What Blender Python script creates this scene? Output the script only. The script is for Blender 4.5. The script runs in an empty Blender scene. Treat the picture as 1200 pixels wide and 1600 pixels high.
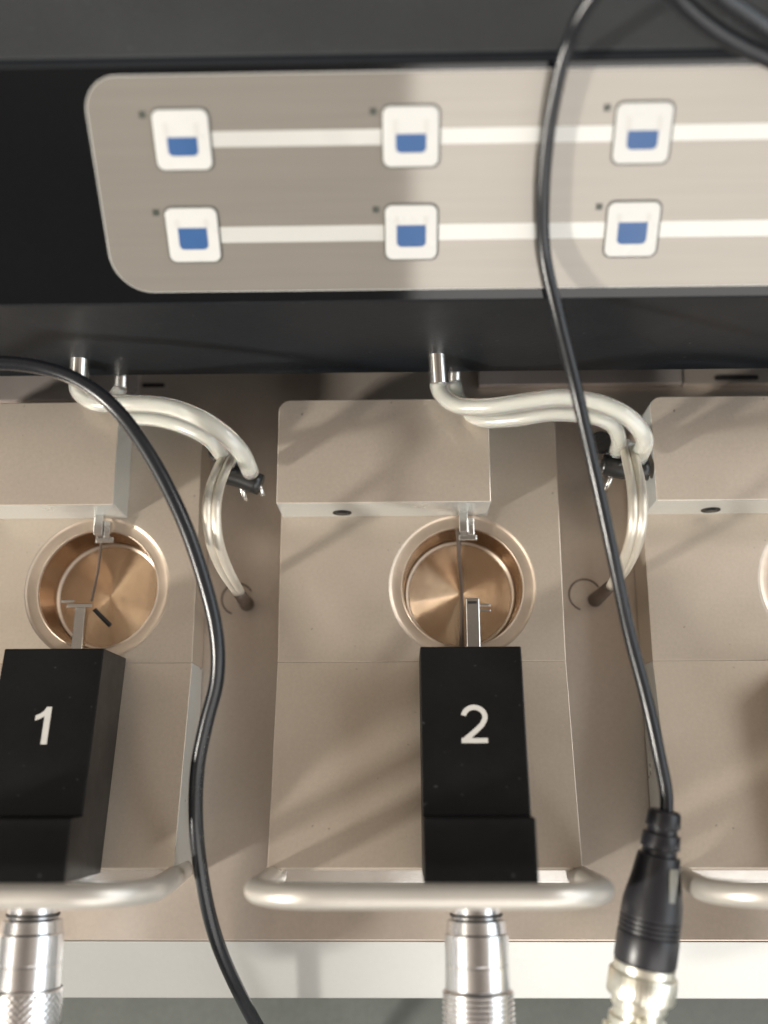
import bpy, bmesh, math, random
from mathutils import Vector, Matrix
random.seed(4)
MM = 0.001                                   # everything below is measured in millimetres

# ------------------------------------------------------------------ camera, world, lamps, exposure
scene = bpy.context.scene
col = scene.collection
cam = bpy.data.cameras.new('camera')
cam_ob = bpy.data.objects.new('camera', cam)
col.objects.link(cam_ob)
_f = 1600.0
_down = Vector((35, -420, -_f)).normalized()
_Z = -_down
_X = Vector(((420 * 600 + _f * _f) / 35, 600, _f)).normalized()
_Y = _Z.cross(_X)
cam_ob.matrix_world = Matrix(((_X.x, _X.y, _X.z, 0), (_Y.x, _Y.y, _Y.z, 0), (_Z.x, _Z.y, _Z.z, 220 * MM), (0, 0, 0, 1)))
cam.sensor_fit = 'VERTICAL'
cam.sensor_height = 36
cam.sensor_width = 27
cam.lens = 36
cam.clip_start = 0.005
cam.clip_end = 50
cam.dof.use_dof = True
cam.dof.focus_distance = 0.212
cam.dof.aperture_fstop = 6.4
scene.camera = cam_ob

world = bpy.data.worlds.new('World')
scene.world = world
world.use_nodes = True
wn = world.node_tree.nodes
wl = world.node_tree.links
bg = wn['Background']
bg.inputs['Strength'].default_value = 0.46
tc = wn.new('ShaderNodeTexCoord')
sx = wn.new('ShaderNodeSeparateXYZ')
ramp = wn.new('ShaderNodeValToRGB')
mr = wn.new('ShaderNodeMapRange')
wl.new(tc.outputs['Generated'], sx.inputs[0])
wl.new(sx.outputs['Z'], mr.inputs['Value'])
mr.inputs['From Min'].default_value = -1
mr.inputs['From Max'].default_value = 1
wl.new(mr.outputs[0], ramp.inputs['Fac'])
wl.new(ramp.outputs['Color'], bg.inputs['Color'])
ramp.color_ramp.elements[0].position = 0.45    # the room: dim furniture level, tan walls, warm ceiling
ramp.color_ramp.elements[0].color = (0.20, 0.19, 0.18, 1)
ramp.color_ramp.elements[1].position = 1.0
ramp.color_ramp.elements[1].color = (0.28, 0.23, 0.19, 1)
e = ramp.color_ramp.elements.new(0.75)
e.color = (0.36, 0.32, 0.28, 1)
e = ramp.color_ramp.elements.new(0.93)
e.color = (0.86, 0.71, 0.57, 1)


def area_lamp(name, loc, target, sx_, sy_, radiance, color):
    L = bpy.data.lights.new(name, 'AREA')
    L.shape = 'RECTANGLE'
    L.size = sx_
    L.size_y = sy_
    L.energy = radiance * math.pi * sx_ * sy_
    L.color = color
    o = bpy.data.objects.new(name, L)
    col.objects.link(o)
    o.location = loc
    d = (Vector(target) - Vector(loc)).normalized()
    o.rotation_euler = d.to_track_quat('-Z', 'Y').to_euler()
    return o


# a bright window behind the photographer, on the right half of the room
area_lamp('window_light', (0.815, -1.0, 0.68), (0.815, 0.0, 0.15), 1.6, 1.05, 2.6, (1.0, 0.97, 0.93))
# a second, cooler window on the right wall
area_lamp('side_window_light', (0.85, -0.02, 0.50), (0.0, -0.02, 0.0), 0.9, 0.62, 2.4, (0.84, 0.94, 1.0))
# a ceiling lamp, up and to the right, that throws the soft shadows to the lower left
area_lamp('ceiling_lamp', (0.74, 0.44, 0.66), (0.0, 0.03, 0.0), 0.24, 0.20, 12.0, (1.0, 0.98, 0.95))
# a cream coloured strip light on the left
area_lamp('strip_light', (-0.70, 0.05, 0.62), (0.0, 0.0, 0.0), 0.9, 0.16, 2.6, (1.0, 0.94, 0.82))
# a small low lamp far to the front left: the handle posts throw soft diagonal streaks across the sloping covers
area_lamp('low_front_lamp', (-0.89, -0.44, 0.44), (0.0, 0.0, 0.0), 0.08, 0.08, 640.0, (1.0, 0.95, 0.86))

scene.view_settings.view_transform = 'Standard'
scene.view_settings.look = 'None'
scene.view_settings.gamma = 1
scene.view_settings.exposure = 0.22
scene.view_settings.use_curve_mapping = False
scene.render.film_transparent = False


# ------------------------------------------------------------------ materials
def principled(name, base, metallic=0.0, rough=0.5, **kw):
    m = bpy.data.materials.new(name)
    m.use_nodes = True
    b = m.node_tree.nodes['Principled BSDF']
    b.inputs['Base Color'].default_value = (*base, 1)
    b.inputs['Metallic'].default_value = metallic
    b.inputs['Roughness'].default_value = rough
    for k, v in kw.items():
        b.inputs[k].default_value = v
    return m, b


def grain(m, b, base, scale=900, bump=0.25, dist=0.00004, tone=0.10, stretch=(1, 1, 1), rough_var=0.12, smudge=60, smudge_amt=0.08, scratch=0.0, scr_t=0.77):
    """fine grain, wear and smudges: colour, roughness and relief"""
    n, l = m.node_tree.nodes, m.node_tree.links
    t = n.new('ShaderNodeTexCoord')
    mp = n.new('ShaderNodeMapping')
    mp.inputs['Scale'].default_value = stretch
    l.new(t.outputs['Object'], mp.inputs['Vector'])
    a = n.new('ShaderNodeTexNoise')
    a.inputs['Scale'].default_value = scale
    a.inputs['Detail'].default_value = 3
    l.new(mp.outputs[0], a.inputs['Vector'])
    s = n.new('ShaderNodeTexNoise')
    s.inputs['Scale'].default_value = smudge
    s.inputs['Detail'].default_value = 5
    s.inputs['Roughness'].default_value = 0.6
    l.new(t.outputs['Object'], s.inputs['Vector'])
    r0 = b.inputs['Roughness'].default_value
    m1 = n.new('ShaderNodeMapRange')
    m1.inputs['From Min'].default_value = 0.3
    m1.inputs['From Max'].default_value = 0.7
    m1.inputs['To Min'].default_value = max(0.03, r0 - rough_var)
    m1.inputs['To Max'].default_value = min(1, r0 + rough_var)
    l.new(s.outputs['Fac'], m1.inputs['Value'])
    l.new(m1.outputs[0], b.inputs['Roughness'])
    mixv = n.new('ShaderNodeMath')
    mixv.operation = 'MULTIPLY_ADD'
    l.new(a.outputs['Fac'], mixv.inputs[0])
    mixv.inputs[1].default_value = tone * 2
    mixv.inputs[2].default_value = 1 - tone
    mix2 = n.new('ShaderNodeMath')
    mix2.operation = 'MULTIPLY_ADD'
    l.new(s.outputs['Fac'], mix2.inputs[0])
    mix2.inputs[1].default_value = smudge_amt * 2
    mix2.inputs[2].default_value = 1 - smudge_amt
    mul = n.new('ShaderNodeMath')
    mul.operation = 'MULTIPLY'
    l.new(mixv.outputs[0], mul.inputs[0])
    l.new(mix2.outputs[0], mul.inputs[1])
    vm = n.new('ShaderNodeVectorMath')
    vm.operation = 'SCALE'
    vm.inputs[0].default_value = base
    l.new(mul.outputs[0], vm.inputs['Scale'])
    out = vm.outputs[0]
    if scratch:
        v = n.new('ShaderNodeTexNoise')
        v.inputs['Scale'].default_value = 620
        v.inputs['Detail'].default_value = 1
        l.new(t.outputs['Object'], v.inputs['Vector'])
        cr = n.new('ShaderNodeValToRGB')
        cr.color_ramp.elements[0].position = scr_t
        cr.color_ramp.elements[1].position = scr_t + 0.05
        l.new(v.outputs['Fac'], cr.inputs['Fac'])
        mx = n.new('ShaderNodeMix')
        mx.data_type = 'RGBA'
        l.new(cr.outputs['Color'], mx.inputs['Factor'])
        l.new(out, mx.inputs[6])
        mx.inputs[7].default_value = (*[min(1, c * (1 + scratch) + 0.02 * (scratch > 0)) for c in base], 1)
        out = mx.outputs[2]
    l.new(out, b.inputs['Base Color'])
    if bump:
        bp = n.new('ShaderNodeBump')
        bp.inputs['Strength'].default_value = bump
        bp.inputs['Distance'].default_value = dist
        l.new(a.outputs['Fac'], bp.inputs['Height'])
        l.new(bp.outputs[0], b.inputs['Normal'])
    return m


def mat(name, base, metallic=0.0, rough=0.5, g=None, **kw):
    m, b = principled(name, base, metallic, rough, **kw)
    if g is not None:
        grain(m, b, base, **g)
    return m


ALU = mat('blasted_aluminium', (0.575, 0.497, 0.415), 0.66, 0.40, dict(scale=1500, bump=0.35, dist=0.00003, tone=0.09, smudge=32, smudge_amt=0.06, rough_var=0.06, scratch=-0.35))
ALU_TOP = mat('machined_aluminium', (0.57, 0.495, 0.42), 0.62, 0.36, dict(scale=1300, bump=0.3, dist=0.00003, tone=0.09, smudge=35, smudge_amt=0.035, rough_var=0.05, scratch=-0.4))
BASE = mat('anodised_base', (0.57, 0.495, 0.43), 0.62, 0.33, dict(scale=1200, bump=0.3, dist=0.00003, tone=0.08, smudge=25, smudge_amt=0.04, rough_var=0.05))
LIP = mat('satin_front_lip', (0.55, 0.55, 0.53), 0.45, 0.30, dict(scale=900, bump=0.1, dist=0.00002, tone=0.03, smudge=14, smudge_amt=0.03, rough_var=0.04))
BENCH = mat('grey_bench', (0.115, 0.125, 0.115), 0.0, 0.5, dict(scale=700, bump=0.2, dist=0.00008, tone=0.15))
HOUSING = mat('black_powdercoat', (0.008, 0.010, 0.013), 0.0, 0.5, dict(scale=1600, bump=0.7, dist=0.00006, tone=0.25, smudge=30, smudge_amt=0.15, scratch=1.0, scr_t=0.76), **{'Specular IOR Level': 0.3})
LIT_TOP = mat('lit_housing_top', (0.034, 0.037, 0.040), 0.0, 0.5, dict(scale=1600, bump=0.7, dist=0.00006, tone=0.25, smudge=30, smudge_amt=0.15, scratch=1.0))  # lighter copy of the housing black: the top's reflected light put into colour
FASCIA = mat('black_gloss_fascia', (0.003, 0.0035, 0.0045), 0.0, 0.08, dict(scale=900, bump=0.05, dist=0.00001, tone=0.2, rough_var=0.05))
PANEL = mat('brushed_key_panel', (0.275, 0.254, 0.225), 0.29, 0.055, dict(scale=900, stretch=(0.03, 1.0, 1.0), bump=0.12, dist=0.00001, tone=0.07, rough_var=0.02, smudge=30, smudge_amt=0.05))
STRIPE = mat('white_print', (0.55, 0.545, 0.52), 0.12, 0.09, dict(scale=600, bump=0.05, dist=0.00001, tone=0.02))
KEY = mat('white_key', (0.56, 0.555, 0.54), 0.0, 0.30, dict(scale=600, bump=0.08, dist=0.00001, tone=0.02))
KEY_EDGE = mat('dark_key_edge', (0.07, 0.07, 0.06), 0.0, 0.5, dict(scale=600, tone=0.1))
BLUE = mat('blue_print', (0.028, 0.088, 0.235), 0.0, 0.35, dict(scale=600, bump=0.05, dist=0.00001, tone=0.05))
GREYP = mat('pale_grey_print', (0.52, 0.51, 0.49), 0.0, 0.35, dict(scale=600, tone=0.03))
LED = mat('smoked_indicator', (0.05, 0.055, 0.045), 0.0, 0.30, dict(scale=600, tone=0.2))
TAB = mat('worn_boot_tab', (0.22, 0.22, 0.20), 0.0, 0.35, dict(scale=900, tone=0.15))
PANEL_EDGE = mat('pale_panel_edge', (0.55, 0.55, 0.53), 0.2, 0.3, dict(scale=600, tone=0.04))
STEEL = mat('polished_steel', (0.72, 0.71, 0.69), 1.0, 0.20, dict(scale=900, bump=0.08, dist=0.00001, tone=0.05, rough_var=0.06))
SATIN = mat('satin_handle', (0.60, 0.565, 0.515), 0.5, 0.38, dict(scale=1300, bump=0.15, dist=0.00002, tone=0.05, rough_var=0.05))
PIPE = mat('satin_pipe', (0.74, 0.69, 0.60), 0.6, 0.45, dict(scale=1100, bump=0.1, dist=0.00001, tone=0.05))
LIT_SIDE = mat('lit_side_aluminium', (0.68, 0.70, 0.685), 0.6, 0.32, dict(scale=1300, bump=0.15, dist=0.00002, tone=0.06, smudge=70, smudge_amt=0.08, rough_var=0.06))  # brighter, cooler copy of the aluminium: light on the sides put into colour
CHROME = mat('micrometer_chrome', (0.84, 0.83, 0.84), 1.0, 0.25, dict(scale=900, stretch=(1, 8, 1), bump=0.12, dist=0.00001, tone=0.05, rough_var=0.04))
BRASS = mat('nickel_plated_brass', (0.90, 0.88, 0.77), 0.95, 0.30, dict(scale=900, bump=0.1, dist=0.00001, tone=0.05, rough_var=0.05))
BLOCK = mat('black_anodised_block', (0.0045, 0.0047, 0.0052), 0.0, 0.42, dict(scale=1300, bump=0.35, dist=0.00003, tone=0.3, scratch=3.0, scr_t=0.74), **{'Specular IOR Level': 0.22})
DIGIT = mat('pale_digit', (0.58, 0.56, 0.52), 0.0, 0.5, dict(scale=900, tone=0.08))
RUBBER = mat('black_cable_jacket', (0.012, 0.013, 0.016), 0.0, 0.27, dict(scale=900, bump=0.2, dist=0.00002, tone=0.2, rough_var=0.05), **{'Specular IOR Level': 0.45})
PLUG = mat('black_moulded_plug', (0.014, 0.014, 0.018), 0.0, 0.36, dict(scale=1100, bump=0.3, dist=0.00003, tone=0.2, rough_var=0.05))
CLAMP = mat('black_clamp', (0.012, 0.012, 0.012), 0.0, 0.32, dict(scale=900, bump=0.2, dist=0.00002, tone=0.2))
BROWN = mat('brown_wire_and_reflection', (0.085, 0.058, 0.042), 0.0, 0.5, dict(scale=900, bump=0.2, dist=0.00002, tone=0.2))  # shared by wires, loops and reflections modelled as rods
DARK = mat('dark_recess', (0.012, 0.010, 0.009), 0.0, 0.6, dict(scale=900, tone=0.2))
RAIL = mat('rear_rail_metal', (0.55, 0.49, 0.46), 0.6, 0.35, dict(scale=900, bump=0.1, dist=0.00002, tone=0.05))
RIM = mat('bath_rim_steel', (0.56, 0.46, 0.37), 0.75, 0.38, dict(scale=700, bump=0.1, dist=0.00002, tone=0.08, rough_var=0.08))
WALL = mat('bath_wall_steel', (0.38, 0.28, 0.205), 1.0, 0.16, dict(scale=700, bump=0.1, dist=0.00002, tone=0.08, rough_var=0.06))

FLOOR, fb = principled('turned_bath_floor', (0.70, 0.51, 0.345), 1.0, 0.12, Anisotropic=0.5)
grain(FLOOR, fb, (0.70, 0.51, 0.345), scale=600, bump=0.0, tone=0.05, smudge=40, smudge_amt=0.05, rough_var=0.01)
tg = FLOOR.node_tree.nodes.new('ShaderNodeTangent')
tg.direction_type = 'RADIAL'
tg.axis = 'Z'
FLOOR.node_tree.links.new(tg.outputs[0], fb.inputs['Tangent'])

TUBE, tb = principled('milky_silicone', (0.96, 0.96, 0.91), 0.0, 0.10, IOR=1.41)
tb.inputs['Transmission Weight'].default_value = 0.78
tb.inputs['Subsurface Weight'].default_value = 0.25
tb.inputs['Subsurface Scale'].default_value = 0.001
tb.inputs['Coat Weight'].default_value = 0.6
tb.inputs['Coat Roughness'].default_value = 0.12
BORE = mat('tube_bore', (0.80, 0.80, 0.74), 0.0, 0.25, dict(scale=600, tone=0.1))
_n = TUBE.node_tree.nodes.new('ShaderNodeTexNoise')
_n.inputs['Scale'].default_value = 160
_b = TUBE.node_tree.nodes.new('ShaderNodeBump')
_b.inputs['Strength'].default_value = 0.15
_b.inputs['Distance'].default_value = 0.0002
TUBE.node_tree.links.new(_n.outputs['Fac'], _b.inputs['Height'])
TUBE.node_tree.links.new(_b.outputs[0], tb.inputs['Normal'])


# ------------------------------------------------------------------ mesh helpers
def link(name, bm, m, parent=None, loc=None, smooth=False, bevel=0.0, seg=2, smooth_angle=None):
    me = bpy.data.meshes.new(name)
    bmesh.ops.recalc_face_normals(bm, faces=bm.faces)
    bmesh.ops.scale(bm, vec=(MM, MM, MM), verts=bm.verts)
    if smooth:
        for f_ in bm.faces:
            f_.smooth = True
    bm.to_mesh(me)
    bm.free()
    if not smooth and len(me.polygons) > 60:
        me.polygons.foreach_set('use_smooth', [True] * len(me.polygons))
        me.set_sharp_from_angle(angle=math.radians(28))
    me.materials.append(m)
    o = bpy.data.objects.new(name, me)
    col.objects.link(o)
    if parent:
        o.parent = parent
    if loc:
        o.location = Vector(loc) * MM
    if bevel:
        md = o.modifiers.new('bevel', 'BEVEL')
        md.width = bevel * MM
        md.segments = seg
        md.limit_method = 'ANGLE'
        md.angle_limit = math.radians(35)
    return o


def box(x0, x1, y0, y1, z0, z1, bm=None):
    bm = bm or bmesh.new()
    v = [bm.verts.new(p) for p in [(x0, y0, z0), (x1, y0, z0), (x1, y1, z0), (x0, y1, z0), (x0, y0, z1), (x1, y0, z1), (x1, y1, z1), (x0, y1, z1)]]
    for q in [(0, 3, 2, 1), (4, 5, 6, 7), (0, 1, 5, 4), (1, 2, 6, 5), (2, 3, 7, 6), (3, 0, 4, 7)]:
        bm.faces.new([v[i] for i in q])
    return bm


def prism(profile, a0, a1, axis='x', bm=None):
    """extrude a closed 2-D outline; axis x: outline is (y,z); axis z: outline is (x,y)"""
    bm = bm or bmesh.new()
    mk = (lambda p, a: (a, p[0], p[1])) if axis == 'x' else (lambda p, a: (p[0], p[1], a))
    A = [bm.verts.new(mk(p, a0)) for p in profile]
    B = [bm.verts.new(mk(p, a1)) for p in profile]
    n = len(profile)
    bm.faces.new(A)
    bm.faces.new(B)
    for i in range(n):
        bm.faces.new([A[i], A[(i + 1) % n], B[(i + 1) % n], B[i]])
    return bm


def rounded(x0, x1, y0, y1, r, seg=8):
    """outline of a rounded rectangle; r = one radius or (bl, br, tr, tl)"""
    if not isinstance(r, (tuple, list)):
        r = (r,) * 4
    pts = []
    for (cx, cy, a, rr) in ((x0, y0, 180, r[0]), (x1, y0, 270, r[1]), (x1, y1, 0, r[2]), (x0, y1, 90, r[3])):
        if rr <= 0:
            pts.append((cx, cy))
            continue
        ox = cx + rr if cx == x0 else cx - rr
        oy = cy + rr if cy == y0 else cy - rr
        for k in range(seg + 1):
            t = math.radians(a + 90 * k / seg)
            pts.append((ox + rr * math.cos(t), oy + rr * math.sin(t)))
    return pts


def lathe(profile, n=48, axis='z', bm=None, closed=False, knurl=None):
    """profile: list of (radius, height)"""
    bm = bm or bmesh.new()
    rings = []
    for i, (r, h) in enumerate(profile):
        ring = []
        if r <= 1e-6:
            p = (0, 0, h) if axis == 'z' else (0, h, 0)
            ring = [bm.verts.new(p)]
        else:
            for k in range(n):
                t = 2 * math.pi * k / n
                rr = r + (knurl(t, h) if knurl else 0)
                p = (rr * math.cos(t), rr * math.sin(t), h) if axis == 'z' else (rr * math.cos(t), h, rr * math.sin(t))
                ring.append(bm.verts.new(p))
        rings.append(ring)
    for a, b in zip(rings, rings[1:]):
        if len(a) == 1 and len(b) == 1:
            continue
        for k in range(n):
            k2 = (k + 1) % n
            if len(a) == 1:
                bm.faces.new([a[0], b[k], b[k2]])
            elif len(b) == 1:
                bm.faces.new([a[k], a[k2], b[0]])
            else:
                bm.faces.new([a[k], a[k2], b[k2], b[k]])
    return bm


def spline(pts, per=10):
    P = [Vector(p) for p in pts]
    P = [P[0] * 2 - P[1]] + P + [P[-1] * 2 - P[-2]]
    out = []
    for i in range(1, len(P) - 2):
        for k in range(per):
            t = k / per
            a, b, c, d = P[i - 1], P[i], P[i + 1], P[i + 2]
            out.append(0.5 * ((2 * b) + (c - a) * t + (2 * a - 5 * b + 4 * c - d) * t * t + (3 * b - a - 3 * c + d) * t * t * t))
    out.append(P[-2])
    return out


def sweep(path, radius, n=16, bm=None, cap=True, round_end=False):
    """tube along a list of points; radius a number or f(t)"""
    bm = bm or bmesh.new()
    path = [Vector(p) for p in path]
    N = len(path)
    up = None
    rings = []
    for i, p in enumerate(path):
        d = (path[min(i + 1, N - 1)] - path[max(i - 1, 0)]).normalized()
        if up is None:
            up = Vector((0, 0, 1)) if abs(d.z) < 0.9 else Vector((1, 0, 0))
        s = d.cross(up).normalized()
        up = s.cross(d).normalized()
        r = radius(i / (N - 1)) if callable(radius) else radius
        rings.append([bm.verts.new(p + (s * math.cos(2 * math.pi * k / n) + up * math.sin(2 * math.pi * k / n)) * r) for k in range(n)])
    for a, b in zip(rings, rings[1:]):
        for k in range(n):
            bm.faces.new([a[k], a[(k + 1) % n], b[(k + 1) % n], b[k]])
    if cap:
        bm.faces.new(rings[0])
        bm.faces.new(list(reversed(rings[-1])))
    return bm


def along(bm, p0, p1):
    """turn a lathe built along +z so that it starts at p0 and points to p1"""
    d = (Vector(p1) - Vector(p0)).normalized()
    M = Matrix.Translation(Vector(p0)) @ d.to_track_quat('Z', 'Y').to_matrix().to_4x4()
    bmesh.ops.transform(bm, matrix=M, verts=bm.verts)
    return bm


def empty(name, loc=(0, 0, 0)):
    o = bpy.data.objects.new(name, None)
    col.objects.link(o)
    o.location = Vector(loc) * MM
    o.empty_display_size = 0.01
    return o


def tag(o, label=None, cat=None, group=None, kind=None):
    for k, v in (('label', label), ('category', cat), ('group', group), ('kind', kind)):
        if v:
            o[k] = v
    return o


def apply_mods(o):
    dg = bpy.context.evaluated_depsgraph_get()
    me = bpy.data.meshes.new_from_object(o.evaluated_get(dg))
    o.modifiers.clear()
    o.data = me


# ------------------------------------------------------------------ the setting: bench top
bench = link('bench_top', box(-900, 900, -500, 700, -62, -42), BENCH, bevel=1.0)
tag(bench, 'dark grey bench top showing below the pale front lip', kind='structure')

# ------------------------------------------------------------------ instrument base
YF = -32.7
base = empty('instrument_base', (0, 20, -42))
tag(base, 'long tan metal base plate with pale sloping front lip under the numbered chambers', 'instrument base')
off = (0, -20, 42)


def part(name, bm, m, parent, shift=off, **kw):
    o = link(name, bm, m, parent, loc=shift, **kw)
    return o


part('base_plate', box(-230, 230, YF, 150, -26, -12), BASE, base, bevel=0.3)
part('front_lip', prism([(YF - 0.15, -12.35), (-45.4, -20.3), (-45.4, -26), (YF - 0.15, -26)], -230, 230), LIP, base, bevel=0.25)
part('plinth', box(-226, 226, -41, 146, -42, -26.1), DARK, base)
part('rear_rail', prism(rounded(-230, -64, 88.6, 99, (0, 0.4, 0.4, 0)), -11.9, -9.6, 'z'), RAIL, base, bevel=0.2)
part('rear_rail', prism(rounded(18.0, 66.6, 91.4, 99, 0.4), -11.9, -9.6, 'z'), RAIL, base, bevel=0.2)
part('vent_plate', box(67.0, 230, 91.2, 99, -11.9, -9.9), BASE, base, bevel=0.2)
part('vent_slot', prism(rounded(74.1, 84.6, 92.2, 93.4, 0.55), -9.88, -9.6, 'z'), DARK, base)
part('vent_slot', prism(rounded(-63.5, -58.0, 92.6, 93.6, 0.45), -11.9, -11.5, 'z'), DARK, base)


# ------------------------------------------------------------------ chambers
SL = math.tan(math.radians(11.6))            # rise of the sloping cover towards the front
X0, X1 = -27.4, 34.2                          # sides of a chamber
YB, YS, YE = 80.0, 24.6, -17.0                # back, seam, front
TILT = math.radians(11.6)


def make_chamber(loc_x):
    root = empty('tissue_bath_chamber', (loc_x, 31, -12))
    sh = (0, -31, 12)

    def P_(name, bm, m, parent=root, **kw):
        s = sh if parent is root else (0, 0, 0)
        return link(name, bm, m, parent, loc=s, **kw)
    # flat rear slab with a round opening
    slab = P_('rear_slab', prism(rounded(X0, X1, YS + 0.03, YB, (0, 0, 2.6, 2.2)), -11.4, 0, 'z'), ALU)
    cut = link('cutter', lathe([(0, -14), (15.95, -14), (15.95, 4), (0, 4)], n=96), ALU, loc=(0, 0, 0))
    bmc = bmesh.new(); bmc.from_mesh(cut.data)
    bmesh.ops.translate(bmc, vec=(12.5 * MM, 41.0 * MM, 0), verts=bmc.verts); bmc.to_mesh(cut.data); bmc.free()
    cut.parent = root
    cut.location = Vector(sh) * MM
    bpy.context.view_layer.update()
    md = slab.modifiers.new('b', 'BOOLEAN')
    md.operation = 'DIFFERENCE'
    md.object = cut
    md.solver = 'EXACT'
    bpy.context.view_layer.update()
    apply_mods(slab)
    bpy.data.objects.remove(cut)
    bv = slab.modifiers.new('bevel', 'BEVEL'); bv.width = 0.12 * MM; bv.segments = 2; bv.limit_method = 'ANGLE'; bv.angle_limit = math.radians(40)
    # sloping front cover, highest at the front
    h = (YS - YE) * SL
    cv = P_('sloped_cover', prism([(YS, -11.4), (YS, -0.04), (YE + 0.5, h), (YE, h - 0.5), (YE, -11.4)], X0, X1), ALU, bevel=0.1)
    cv.data.materials.append(LIT_SIDE)
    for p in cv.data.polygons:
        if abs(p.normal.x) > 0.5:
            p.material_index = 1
    P_('foot', box(X0 + 0.5, X1 - 0.5, YE + 1, YB - 1, -12, -11.4), DARK)
    P_('front_ledge', prism([(YE - 0.05, -11.6), (YE - 0.05, 4.6), (YE - 2.6, 4.0), (YE - 2.9, 3.4), (YE - 2.9, -11.6)], X0 + 0.6, X1 - 0.6), STEEL, bevel=0.2)
    # transducer housing: shallow raised block
    hb = P_('sensor_housing', prism(rounded(-27.1, 18.3, 56.7, YB, (0.3, 0.3, 0.3, 2.6)), 0.12, 11.7, 'z'), ALU_TOP, bevel=0.25, seg=2)
    hb.data.materials.append(LIT_SIDE)
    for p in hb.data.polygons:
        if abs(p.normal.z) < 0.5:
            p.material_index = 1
    P_('port_hole', along(lathe([(0, 0), (1.9, 0), (2.05, 0.1), (2.05, -0.5)], n=28), (-13.6, 56.62, 3.9), (-13.6, 50, 3.9)), DARK)
    P_('set_screw', along(lathe([(0, 0.25), (1.0, 0.25), (1.2, 0.1), (1.2, -0.2)], n=24), (-13.6, 56.55, 4.1), (-13.6, 50, 4.1)), CLAMP)
    # bath
    bx, by = 12.5, 41.0
    bath = link('bath', lathe([(15.93, -0.05), (15.8, -0.10), (15.6, -0.26), (15.3, -0.38), (14.6, -0.50), (13.9, -0.57), (13.5, -0.6), (13.3, -0.6), (13.15, -0.75), (12.95, -3.0), (12.8, -10.9), (15.9, -11.2)], n=96), RIM, root, loc=(bx, by - 31, 12), smooth=True)
    link('bath_wall', lathe([(13.13, -1.1), (12.84, -3.0), (12.6, -10.2), (12.35, -10.8), (12.0, -11.0)], n=96), WALL, bath, smooth=True)
    link('bath_lip', lathe([(13.45, -0.59), (13.38, -0.5), (13.3, -0.47), (13.2, -0.53), (13.14, -0.75)], n=96), RIM, bath, smooth=True)
    link('floor_step', lathe([(12.36, -10.5), (12.25, -10.68), (12.05, -10.82), (11.85, -10.88), (11.75, -11.0)], n=96), RIM, bath, smooth=True)
    link('bath_floor', lathe([(12.1, -10.9), (11.7, -11.0)] + [(11.6 - 0.06 * q, -10.95 + 0.02 * (11.6 - 0.06 * q - 11.6) * -1 + 0.038 * math.sin(q * math.pi / 3)) for q in range(190)] + [(0.15, -10.72), (0, -10.72)], n=96), FLOOR, bath, smooth=True)
    # jaws
    return root, sh


def jaw_rear(root, sh, x):
    bm = box(x - 1.7, x + 0.2, 52.2, 56.7, 1.2, 3.6)
    j = link('rear_jaw', bm, STEEL, root, loc=sh, bevel=0.15)
    b2 = box(x + 0.3, x + 1.6, 51.8, 55.6, 0.6, 2.6)
    box(x - 1.7, x + 2.2, 50.9, 52.1, 0.4, 1.4, b2)
    link('jaw_clip', b2, STEEL, j, bevel=0.12)
    s = along(lathe([(0, 0.5), (0.35, 0.5), (0.5, 0.3), (0.5, -1.6)], n=16), (x + 0.95, 53.6, 2.6), (x + 0.95, 53.6, 9))
    link('jaw_screw', s, STEEL, j, smooth=False)
    return j


def number_block(root, sh, digit, dx=0.0):
    h = lambda y: (YS - y) * SL + 17.0
    yb, ym, yf = 25.7, -6.2, -17.4
    st = 6.4
    lo = lambda y: max(0, (YS - y) * SL)
    prof = [(yb, 0.03), (yb, h(yb)), (ym, h(ym)), (ym - 0.2, h(ym) + st), (yf, h(yf) + st - 0.6), (yf, lo(yf) + 0.3), (YS - 0.5, 0.18)]
    sh = (sh[0] + dx, sh[1], sh[2])
    nb = link('number_block', prism(prof, 2.9, 22.9), BLOCK, root, loc=sh, bevel=0.25)
    if digit:
        if digit == '1':
            o1 = [(0.75, 0), (1.95, 0), (1.95, 7.3), (0.95, 7.3), (0.55, 6.55), (-0.1, 6.0), (-1.0, 5.6), (-1.0, 4.6), (0.0, 5.0), (0.75, 5.5)]
            bm = prism(o1, -0.03, 0.03, 'z')
        else:
            # figure two: one even stroke along its centre line
            cl = [(2.05 * math.cos(math.radians(a)), 5.05 + 1.85 * math.sin(math.radians(a))) for a in range(172, -30, -12)]
            cl += [(1.45, 3.55), (0.6, 2.7), (-0.6, 1.65), (-1.5, 0.95), (-1.95, 0.5)]
            lf, rt = [], []
            for q, (px, py) in enumerate(cl):
                ax_, ay_ = cl[max(q - 1, 0)]
                bx_, by_ = cl[min(q + 1, len(cl) - 1)]
                dx_, dy_ = bx_ - ax_, by_ - ay_
                dn_ = math.hypot(dx_, dy_)
                lf.append((px - dy_ / dn_ * 0.5, py + dx_ / dn_ * 0.5))
                rt.append((px + dy_ / dn_ * 0.5, py - dx_ / dn_ * 0.5))
            bm = bmesh.new()
            T = [bm.verts.new((p[0], p[1], 0.03)) for p in lf]
            B = [bm.verts.new((p[0], p[1], 0.03)) for p in rt]
            for q in range(len(T) - 1):
                bm.faces.new([T[q], T[q + 1], B[q + 1], B[q]])
            box(-2.55, 2.45, 0, 0.95, -0.03, 0.032, bm)
        yy = 6.9
        M = Matrix.Translation((13.1 if digit == '2' else 12.3, yy, h(yy) + 0.06)) @ Matrix.Rotation(-TILT, 4, 'X')
        bmesh.ops.transform(bm, matrix=M, verts=bm.verts)
        link('number', bm, DIGIT, nb)
    return nb


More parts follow.
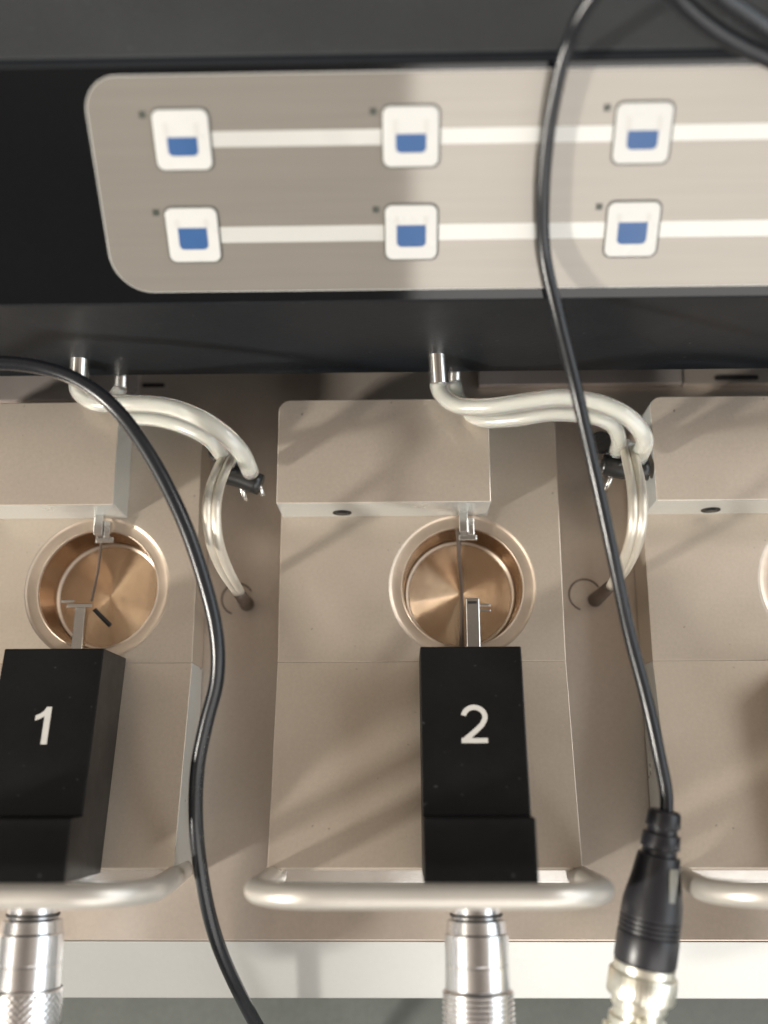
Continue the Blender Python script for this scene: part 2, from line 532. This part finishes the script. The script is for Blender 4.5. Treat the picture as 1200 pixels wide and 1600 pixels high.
def carry_handle(root, sh):
    pts = []
    zt = 38.0
    xa, xb = X0 + 0.3, X1 + 0.5
    y = -18.7
    r = 13.0
    path = []

    def post(side, x0):
        out = []
        for k in range(9):
            q = k / 9
            out.append((x0 + side * 1.6 * (1 - q) ** 1.5, y + 0.9 * (1 - q) ** 1.5, -5 + q * (zt - r + 5)))
        return out
    path += post(1, xa)
    for k in range(0, 15):
        t = math.pi - math.pi / 2 * k / 14
        path.append((xa + r + r * math.cos(t), y, zt - r + r * math.sin(t)))
    for k in range(1, 8):
        path.append((xa + r + (xb - xa - 2 * r) * k / 8, y, zt))
    for k in range(0, 15):
        t = math.pi / 2 - math.pi / 2 * k / 14
        path.append((xb - r + r * math.cos(t), y, zt - r + r * math.sin(t)))
    path += list(reversed(post(-1, xb)))
    return link('carry_handle', sweep(path, 2.1, 28), SATIN, root, loc=sh, smooth=True)


def micrometer(root, sh, diamond, dx=0.0):
    # axis points towards the viewer's side (-y)
    x, z = 12.9 + dx, 14.0
    mk = lambda prof, n=64, kn=None: along(lathe(prof, n=n, knurl=kn), (x, -17.4, z), (x + 0.2, -100, z + 1.5))
    m = link('micrometer', mk([(0, 0), (4.6, 0), (4.6, 7.2), (4.75, 7.35), (4.75, 7.5), (5.5, 7.9), (5.75, 10.0), (6.0, 10.3), (6.0, 15.3), (5.93, 15.4), (5.93, 15.7), (6.0, 15.8), (6.05, 19.6), (5.7, 19.8)]), CHROME, root, loc=sh)
    link('micrometer_collar', mk([(4.62, 6.7), (4.95, 6.75), (4.95, 7.1), (4.62, 7.15)]), DARK, m)
    if diamond:
        n = 120
        L = [(6.35, 19.7)] + [(6.5, 20.0 + 0.22 * i) for i in range(90)] + [(0, 40)]
        kn = lambda t, h: 0.09 * (abs(math.sin(15 * t + h * 2.6)) + abs(math.sin(15 * t - h * 2.6)) - 1) if 20 < h < 39.8 else 0
        link('knurled_thimble', mk(L, 180, kn), CHROME, m)
    else:
        L = [(6.0, 19.7)]
        y = 20.0
        while y < 40:
            L += [(6.42, y), (6.62, y + 0.25), (6.62, y + 0.5), (6.42, y + 0.75)]
            y += 0.9
        L.append((0, 40))
        kn = lambda t, h: 0.015 * math.sin(48 * t)
        link('knurled_thimble', mk(L, 144, kn), CHROME, m)
    return m


c2, sh = make_chamber(0)
tag(c2, 'metal bath chamber carrying the black block numbered 2, in the middle', 'bath chamber', 'bath chambers in a row')
c1, _ = make_chamber(-80)
tag(c1, 'metal bath chamber carrying the black block numbered 1, cut by the left edge', 'bath chamber', 'bath chambers in a row')
c3, _ = make_chamber(80)
tag(c3, 'metal bath chamber at the right edge, beside the hanging black plug', 'bath chamber', 'bath chambers in a row')
for c, d, dia in ((c2, '2', False), (c1, '1', True), (c3, None, False)):
    jaw_rear(c, sh, 13.6)
    number_block(c, sh, d, -3.0 if d == '1' else 0.0)
    carry_handle(c, sh)
    micrometer(c, sh, dia, -3.9 if d == '1' else 0.0)
# front jaws differ
for c in (c2, c3):
    j = link('front_jaw', box(12.9, 15.8, 24.0, 37.6, 1.6, 4.2), STEEL, c, loc=sh, bevel=0.2)
    k = box(15.9, 18.2, 36.0, 36.5, 2.6, 3.1)
    box(15.9, 18.2, 34.9, 35.4, 2.6, 3.1, k)
    link('jaw_pins', k, STEEL, j, bevel=0.08)
    link('jaw_slot', box(13.3, 15.2, 36.4, 36.9, 4.25, 4.4), DARK, j)
    link('wire_and_reflection', sweep([(11.9, 53.5, 0.6), (12.0, 48, -1.5), (12.5, 40.5, -2.5), (12.3, 34, -1.5), (12.0, 25, 0.6)], lambda t: 0.32 + 1.6 * (t - 0.5) ** 2, 12), BROWN, j)  # brown rod in place of the dark reflection on the bath floor
j = link('front_jaw', prism([(8.9, 24.0), (11.3, 24.0), (11.6, 37.0), (9.3, 37.0)], 1.6, 4.0, 'z'), STEEL, c1, loc=sh, bevel=0.2)
k = box(7.7, 13.2, 36.0, 36.8, 4.1, 4.9)
box(6.2, 9.0, 37.2, 37.8, 3.2, 4.0, k)
link('jaw_clip', k, STEEL, j, bevel=0.12)
link('wire_and_reflection', sweep([(12.8, 51, 0.2), (12.3, 45, -0.6), (11.6, 38, 0.4)], 0.3, 8), BROWN, j)
link('jaw_rod', sweep([(12.8, 36.0, 2.0), (16.2, 32.6, 0.6)], 0.5, 12), CLAMP, j)


# ------------------------------------------------------------------ control console
A = math.radians(46)
FY, FZ = 86.7, 45.0                           # lower edge of the sloping face
cA, sA = math.cos(A), math.sin(A)


def on_face(bm, lift=0.0):
    """(x, s, h) on the sloping face -> world mm"""
    for v in bm.verts:
        x, s, h_ = v.co
        v.co = (x, FY + s * cA - (h_ + lift) * sA, FZ + s * sA + (h_ + lift) * cA)
    return bm


con = empty('control_console', (0, 130, -12))
tag(con, 'black control console with a tan key panel of blue filled white keys', 'control console')
cs = (0, -130, 12)
S1 = 41.4
yt, zt = FY + S1 * cA, FZ + S1 * sA
house = link('console_housing', prism([(FY, 10.0), (FY, FZ), (yt, zt), (yt + 130, zt + 6), (yt + 130, 10.0)], -235, 235), HOUSING, con, loc=cs, bevel=0.5)
link('lit_top_sheet', prism([(yt + 1.2, zt + 0.08), (yt + 1.2, zt + 0.6), (yt + 129, zt + 6.6), (yt + 129, zt + 6.02)], -234, 234), LIT_TOP, con, loc=cs, bevel=0.2)
link('console_leg', box(-228, -215, 110, 200, -12, 10), HOUSING, con, loc=cs)
link('console_leg', box(215, 228, 110, 200, -12, 10), HOUSING, con, loc=cs)
link('gloss_fascia', on_face(prism(rounded(-234.5, 234.5, 0.35, S1 - 0.35, 0.2), 0.02, 0.6, 'z')), FASCIA, con, loc=cs, bevel=0.12)
kp = link('key_panel', on_face(prism(rounded(-53.3, 230, 2.55, 39.8, (7.2, 1, 1, 5.6), 14), 0.65, 0.95, 'z')), PANEL, con, loc=cs, bevel=0.08)
# pale cut edge of the panel
rim_out = rounded(-53.55, 230.4, 2.4, 39.95, (7.5, 1, 1, 5.9), 14)
link('panel_edge', on_face(prism(rim_out, 0.62, 0.78, 'z')), PANEL_EDGE, con, loc=cs)
KX = [-37.6, 1.6, 41.0, 80.3]
ROWS = [(29.55, 9.9, 10.3, 'low'), (13.15, 9.6, 10.1, 'full')]
for s, w, hgt, fill in ROWS:
    top = 0.96
    st0, st1 = (28.25, 30.85) if fill == 'low' else (11.65, 14.5)
    # white line printed between the keys, piece by piece
    for a, b in zip(KX, KX[1:] + [230 + 6.2]):
        link('white_stripe', on_face(prism([(a + w / 2 + 0.1, st0), (b - w / 2 - 0.1, st0), (b - w / 2 - 0.1, st1), (a + w / 2 + 0.1, st1)], top, top + 0.03, 'z')), STRIPE, kp)
    for kx in KX:
        x0, x1, y0, y1 = kx - w / 2, kx + w / 2, s - hgt / 2, s + hgt / 2
        key = link('key', on_face(prism(rounded(x0 + 0.18, x1 - 0.18, y0 + 0.18, y1 - 0.18, 1.3, 8), top + 0.02, top + 0.42, 'z')), KEY, con, loc=cs, bevel=0.16)
        link('key_outline_shade', on_face(prism(rounded(x0 - 0.08, x1 + 0.08, y0 - 0.12, y1 + 0.12, 1.5, 8), top + 0.01, top + 0.12, 'z')), KEY_EDGE, key)  # dark sheet round the key: its edge shade put into colour
        t0 = top + 0.43
        if fill == 'low':
            f0, f1, g1 = s - 2.6, s + 0.5, s + 2.9
        else:
            f0, f1, g1 = s - 2.55, s + 1.35, s + 2.9
        hw = 2.6
        link('liquid_symbol', on_face(prism(rounded(kx - hw, kx + hw, f0, f1, (0.9, 0.9, 0.02, 0.02), 6), t0, t0 + 0.03, 'z')), BLUE, key)
        for sg in (-1, 1):
            xa, xb = sorted((kx + sg * (hw + 0.45), kx + sg * (hw - 0.45)))
            link('beaker_mark', on_face(prism([(xa, f1 + 0.06), (xb, f1 + 0.06), (xb, g1), (xa, g1)], t0, t0 + 0.02, 'z')), GREYP, key)
        link('indicator_light', on_face(prism(rounded(kx - w / 2 - 2.0, kx - w / 2 - 0.85, y1 - 1.55, y1 - 0.4, 0.2, 3), top, top + 0.05, 'z')), LED, kp)

# hose fittings on the lower front of the console
def fitting(p0, p1, r, m=STEEL, collar=False):
    L_ = (Vector(p1) - Vector(p0)).length
    b = along(lathe([(0, -3), (r, -3), (r, L_ - 0.4), (r * 0.88, L_ - 0.1), (r * 0.8, L_), (0, L_)], n=28), p0, p1)
    o = link('hose_fitting', b, m, con, loc=cs, smooth=False)
    if collar:
        link('fitting_collar', along(lathe([(r, 0.4), (r + 0.7, 0.4), (r + 0.7, 2.0), (r, 2.0)], n=28), p0, p1), CLAMP, o)
    return o


fitting((7.2, 86.7, 18.6), (7.5, 81.0, 17.0), 2.1)
fitting((-69.0, 86.7, 18.4), (-69.4, 82.0, 16.8), 2.1)
fitting((11.5, 90.0, 9.0), (11.2, 85.0, 7.4), 1.5, STEEL, True)
fitting((-62.6, 90.0, 9.0), (-62.9, 84.6, 7.6), 1.6, STEEL, True)

# ------------------------------------------------------------------ tubes
def tube(pts, r, label):
    o = link('silicone_tube', sweep(spline(pts, 8), r, 24), TUBE, smooth=True)
    link('bore', sweep(spline(pts, 8)[1:-1], r * 0.5, 16), BORE, o, smooth=True)
    return tag(o, label, 'tube', 'milky tubes from console to holders')


tube([(7.4, 83.0, 17.6), (7.7, 79.6, 17.0), (10.8, 75.6, 19.5), (16.9, 73.7, 23.0), (24.4, 73.6, 26.0), (31.8, 73.6, 28.0), (39.1, 71.8, 29.0), (44.8, 69.0, 28.0), (48.2, 66.3, 24.0), (49.2, 65.3, 14.6)], 1.85, 'upper of two milky tubes arching from the console middle to the right holder')
tube([(11.2, 85.2, 7.6), (12.2, 81.0, 8.0), (15.6, 74.5, 13.8), (22.6, 72.6, 18.5), (30.0, 72.4, 22.2), (37.2, 71.3, 23.8), (42.0, 69.8, 22.8), (44.2, 68.0, 19.0), (45.0, 67.3, 12.6)], 1.62, 'lower milky tube under the arch from the console middle to the right holder')
tube([(-69.4, 83.8, 17.3), (-69.3, 80.6, 16.5), (-64.9, 77.3, 18.0), (-57.6, 76.2, 20.5), (-48.5, 74.0, 24.5), (-41.2, 70.6, 27.0), (-35.9, 67.0, 27.0), (-32.9, 64.3, 23.0), (-32.2, 62.7, 15.0)], 1.85, 'upper of two milky tubes passing under the left cable to the left holder')
tube([(-62.9, 84.8, 7.6), (-64.6, 80.8, 8.0), (-59.9, 76.0, 13.2), (-52.0, 73.7, 17.5), (-45.2, 70.9, 20.2), (-40.2, 68.2, 20.0), (-38.2, 66.1, 17.0), (-37.2, 65.6, 12.6)], 1.62, 'lower thinner milky tube beneath the left cable, ending at the left holder')


# ------------------------------------------------------------------ pipe holders between the chambers
def holder(x, y, label, pipes, reflection_pts, pins, tw):
    h_ = empty('pipe_holder', (x, y, -12))
    s2 = (-x, -y, 12)
    tag(h_, label, 'pipe holder', 'black clamps holding bent steel pipes')
    body = link('clamp_body', sweep(spline([(x - 4.4, y - 0.6, 9.5), (x, y - 1.6, 9.8), (x + 5.2, y - 2.0 + tw, 9.8)], 5), 2.3, 18), CLAMP, h_, loc=s2, smooth=True)
    link('clamp_post', sweep([(x - 1.0, y + 2.6, -12), (x - 1.4, y + 2.6, 7.5)], 1.6, 18), CLAMP, h_, loc=s2, smooth=True)
    link('clamp_knob', along(lathe([(0, 0), (2.3, 0), (2.6, 0.5), (2.6, 4.6), (2.2, 5.1), (0, 5.1)], n=24, knurl=lambda t, q: 0.1 * math.sin(12 * t)), (x - 3.6, y + 4.6, 4.0), (x - 4.8, y + 4.8, 13)), CLAMP, h_, loc=s2)
    link('clamp_screw', along(lathe([(0, 0.8), (0.9, 0.8), (1.15, 0.5), (1.15, -1)], n=20), (x - 0.6, y - 1.5, 11.2), (x - 0.6, y - 3.2, 14)), CLAMP, h_, loc=s2)
    link('clamp_screw', along(lathe([(0, 0.6), (0.45, 0.6), (0.6, 0.4), (0.6, -1)], n=20), (x + 3.6, y - 1.6 + tw, 11.0), (x + 3.6, y - 3.2 + tw, 14)), STEEL, h_, loc=s2)
    for pts in pipes:
        link('steel_pipe', sweep(spline(pts, 8), 0.95, 16), PIPE, h_, loc=s2, smooth=True)
    link('pipe_ferrule', sweep(pins[0], 1.55, 18), TUBE, h_, loc=s2, smooth=True)
    for p in pins[1:]:
        link('pin', sweep(p, 0.55, 12), STEEL, h_, loc=s2, smooth=True)
    link('pipe_reflection', sweep(reflection_pts, lambda t: 1.25 + 0.35 * t, 18), BROWN, h_, loc=s2, smooth=True)  # brown rod standing in for the pipe's reflection in the base plate
    ex, ey, _ = reflection_pts[-1]
    circ = [(ex - 2.2 + 3.6 * math.cos(math.radians(a)), ey + 1.2 + 3.6 * math.sin(math.radians(a)), -11.85) for a in range(30, 260, 10)]
    link('wire_loop', sweep(circ, 0.16, 8), BROWN, h_, loc=s2, smooth=True)
    return h_


holder(-36.0, 65.0, 'black clamp with two bent steel pipes, between chambers 1 and 2',
       [[(-37.9, 67.3, 13.6), (-38.0, 62.5, 20), (-38.0, 56.0, 27.5), (-37.8, 50.4, 31.0), (-37.6, 45.1, 28.0), (-37.2, 41.6, 17.0), (-36.5, 39.6, 1.0)],
        [(-36.2, 67.3, 13.6), (-36.2, 62.5, 20), (-36.2, 56.0, 27.5), (-36.1, 50.4, 31.0), (-35.9, 45.1, 28.5), (-35.8, 41.8, 18.0), (-35.8, 39.8, 1.0)]],
       [(-36.2, 39.8, 1.5), (-36.2, 39.5, -5), (-36.3, 39.3, -12)],
       [[(-37.0, 68.8, 11), (-37.1, 66.4, 15.6)], [(-35.5, 62.6, 9), (-34.3, 58.6, 7)], [(-31.4, 62.6, 9), (-30.5, 59.4, 8)]], -1.6)
holder(46.8, 66.0, 'black clamp with two bent steel pipes, left of the rightmost chamber',
       [[(46.4, 68.3, 13.6), (45.3, 63.0, 20), (44.3, 56.5, 27.0), (43.6, 50.5, 30.5), (43.4, 45.2, 28.0), (43.6, 41.8, 17.0), (44.2, 40.4, 1.5)],
        [(48.1, 68.3, 13.6), (47.1, 63.0, 20), (46.1, 56.5, 27.0), (45.4, 50.5, 30.5), (45.1, 45.2, 28.0), (45.0, 41.8, 17.0), (44.7, 40.4, 1.5)]],
       [(44.4, 40.6, 1.8), (44.0, 40.3, -5), (43.3, 39.8, -12)],
       [[(46.6, 69.6, 11), (46.6, 67.2, 15.8)], [(44.6, 63.6, 9), (43.2, 60.2, 7)]], 0.0)

# ------------------------------------------------------------------ cables
plug = empty('coaxial_cable', (47.7, -6.9, 22))
tag(plug, 'black cable running down over the console into a black plug with a metal collar', 'cable')
ps = (-47.7, 6.9, -22)
link('cable_jacket', sweep(spline([(34.0, 120.0, 92.0), (30.6, 117.6, 88.0), (28.0, 115.6, 83.5), (27.0, 114.2, 80.2), (26.0, 112.2, 77.2), (24.7, 105.9, 69.7), (24.4, 98.6, 62.1), (25.3, 90.8, 54.6), (28.0, 80.8, 49.6), (31.2, 68.1, 46.0), (34.9, 54.2, 40.0), (38.3, 39.7, 35.0), (41.5, 26.3, 30.0), (44.5, 14.8, 27.0), (46.6, 4.5, 25.0), (47.8, -2.4, 23.5), (47.5, -9.0, 22.5)], 10), 1.22, 20), RUBBER, plug, loc=ps, smooth=True)
p0, p1 = (47.5, -5.6, 22.6), (42.6, -33.0, 19.3)
bl = [(0, -0.3), (2.6, -0.3), (3.0, 0.2), (3.2, 2.6), (2.75, 2.75), (2.8, 3.8), (3.4, 3.95), (3.6, 6.4), (3.1, 6.55), (3.2, 7.6), (3.85, 7.8), (4.5, 12.0), (5.35, 16.0), (5.5, 18.4)]
for k in range(4):
    q = 18.6 + k * 0.85
    bl += [(5.52, q), (5.25, q + 0.12), (5.25, q + 0.36), (5.54, q + 0.48)]
bl += [(5.6, 22.5), (5.6, 26.4), (5.2, 27.2), (0, 27.2)]
boot = link('plug_boot', along(lathe(bl, n=48), p0, p1), PLUG, plug, loc=ps, smooth=True)
bv = boot.modifiers.new('bevel', 'BEVEL'); bv.width = 0.06 * MM; bv.segments = 2; bv.limit_method = 'ANGLE'; bv.angle_limit = math.radians(30)
# moulded flat tab and window on the side of the boot
dv = (Vector(p1) - Vector(p0)).normalized()
side = Vector((0.45, 0, 0.9)).normalized()
q = Vector(p0) + dv * 13.4 + side * 4.85
tabm = bmesh.new()
side = (side - dv * side.dot(dv)).normalized()
ax = dv.cross(side)
M = Matrix(((ax.x, dv.x, side.x, q.x), (ax.y, dv.y, side.y, q.y), (ax.z, dv.z, side.z, q.z), (0, 0, 0, 1)))
prism(rounded(-0.6, 0.6, -3.4, 3.4, 0.4), -0.6, 0.35, 'z', tabm)
bmesh.ops.transform(tabm, matrix=M, verts=tabm.verts)
link('boot_tab', tabm, TAB, boot)
ring = along(lathe([(4.4, 26.6), (5.5, 27.0), (5.5, 28.3)] + [(5.95, 28.6), (6.1, 28.9), (6.1, 32.4), (5.9, 32.8), (5.2, 33.0), (5.0, 33.2)], n=144, knurl=lambda t, h_: 0.05 * math.sin(48 * t) if 28.5 < h_ < 32.6 else 0), p0, p1)
link('knurled_collar', ring, BRASS, plug, loc=ps)
body = along(lathe([(5.0, 33.0), (5.0, 34.5), (4.5, 34.8), (4.5, 36.2), (5.1, 36.4), (5.1, 40.5), (4.2, 40.9), (4.2, 42.2), (5.4, 42.6), (5.6, 50), (0, 50)], n=48), p0, p1)
link('bayonet_shell', body, BRASS, plug, loc=ps, bevel=0.1)
lug = along(box(-1.0, 1.0, 3.6, 5.9, 35.2, 37.6), p0, p1)
link('bayonet_lug', lug, BRASS, plug, loc=ps, bevel=0.2)
lug = along(box(-5.9, -3.6, -1.0, 1.0, 38.0, 40.0), p0, p1)
link('bayonet_lug', lug, BRASS, plug, loc=ps, bevel=0.2)

cc = link('cable', sweep(spline([(-140, 60, 30), (-91.3, 74.4, 40.0), (-83.9, 77.4, 38.5), (-78.2, 78.3, 37.5), (-71.0, 77.8, 36.5), (-63.2, 75.2, 36.0), (-55.7, 69.7, 35.0), (-48.6, 60.3, 34.0), (-42.2, 48.2, 32.0), (-38.1, 36.6, 29.0), (-36.0, 27.2, 26.0), (-36.1, 19.0, 23.0), (-38.4, 10.8, 20.0), (-40.3, 2.5, 17.0), (-40.8, -7.1, 14.0), (-40.2, -16.8, 10.0), (-38.7, -26.8, 5.0), (-36.4, -36.1, -2.0), (-31.9, -49.2, -14.0), (-27.5, -58.9, -24.0), (-22, -72, -36), (-16, -90, -40.7), (-5, -130, -40.7)], 10), lambda t: 1.42, 20), RUBBER, smooth=True)
tag(cc, 'long black cable curving from the left edge down between chambers 1 and 2', 'cable')
CB1 = [(30, 124, 94), (37.8, 119.1, 90.0), (43.4, 117.3, 85.3), (48.7, 115.4, 81.9), (53.7, 113.9, 79.6), (58.6, 112.6, 78.0), (64.7, 110.8, 76.2), (75, 108, 73.5), (92, 104, 70)]
CB2 = [(36, 121, 95), (43.4, 117.8, 91.4), (48.8, 116.3, 87.2), (52.9, 115.6, 84.6), (56.9, 114.9, 82.2), (61.0, 114.0, 80.2), (66.5, 112.6, 78.4), (75, 110.5, 76.6), (92, 107, 73.4)]
b1 = link('cable', sweep(spline(CB1, 10), 1.5, 20), RUBBER, smooth=True)
tag(b1, 'lower left of two black cables crossing the top right corner', 'cable')
b2 = link('cable', sweep(spline(CB2, 10), 1.6, 20), RUBBER, smooth=True)
tag(b2, 'upper right of two black cables crossing the top right corner', 'cable')
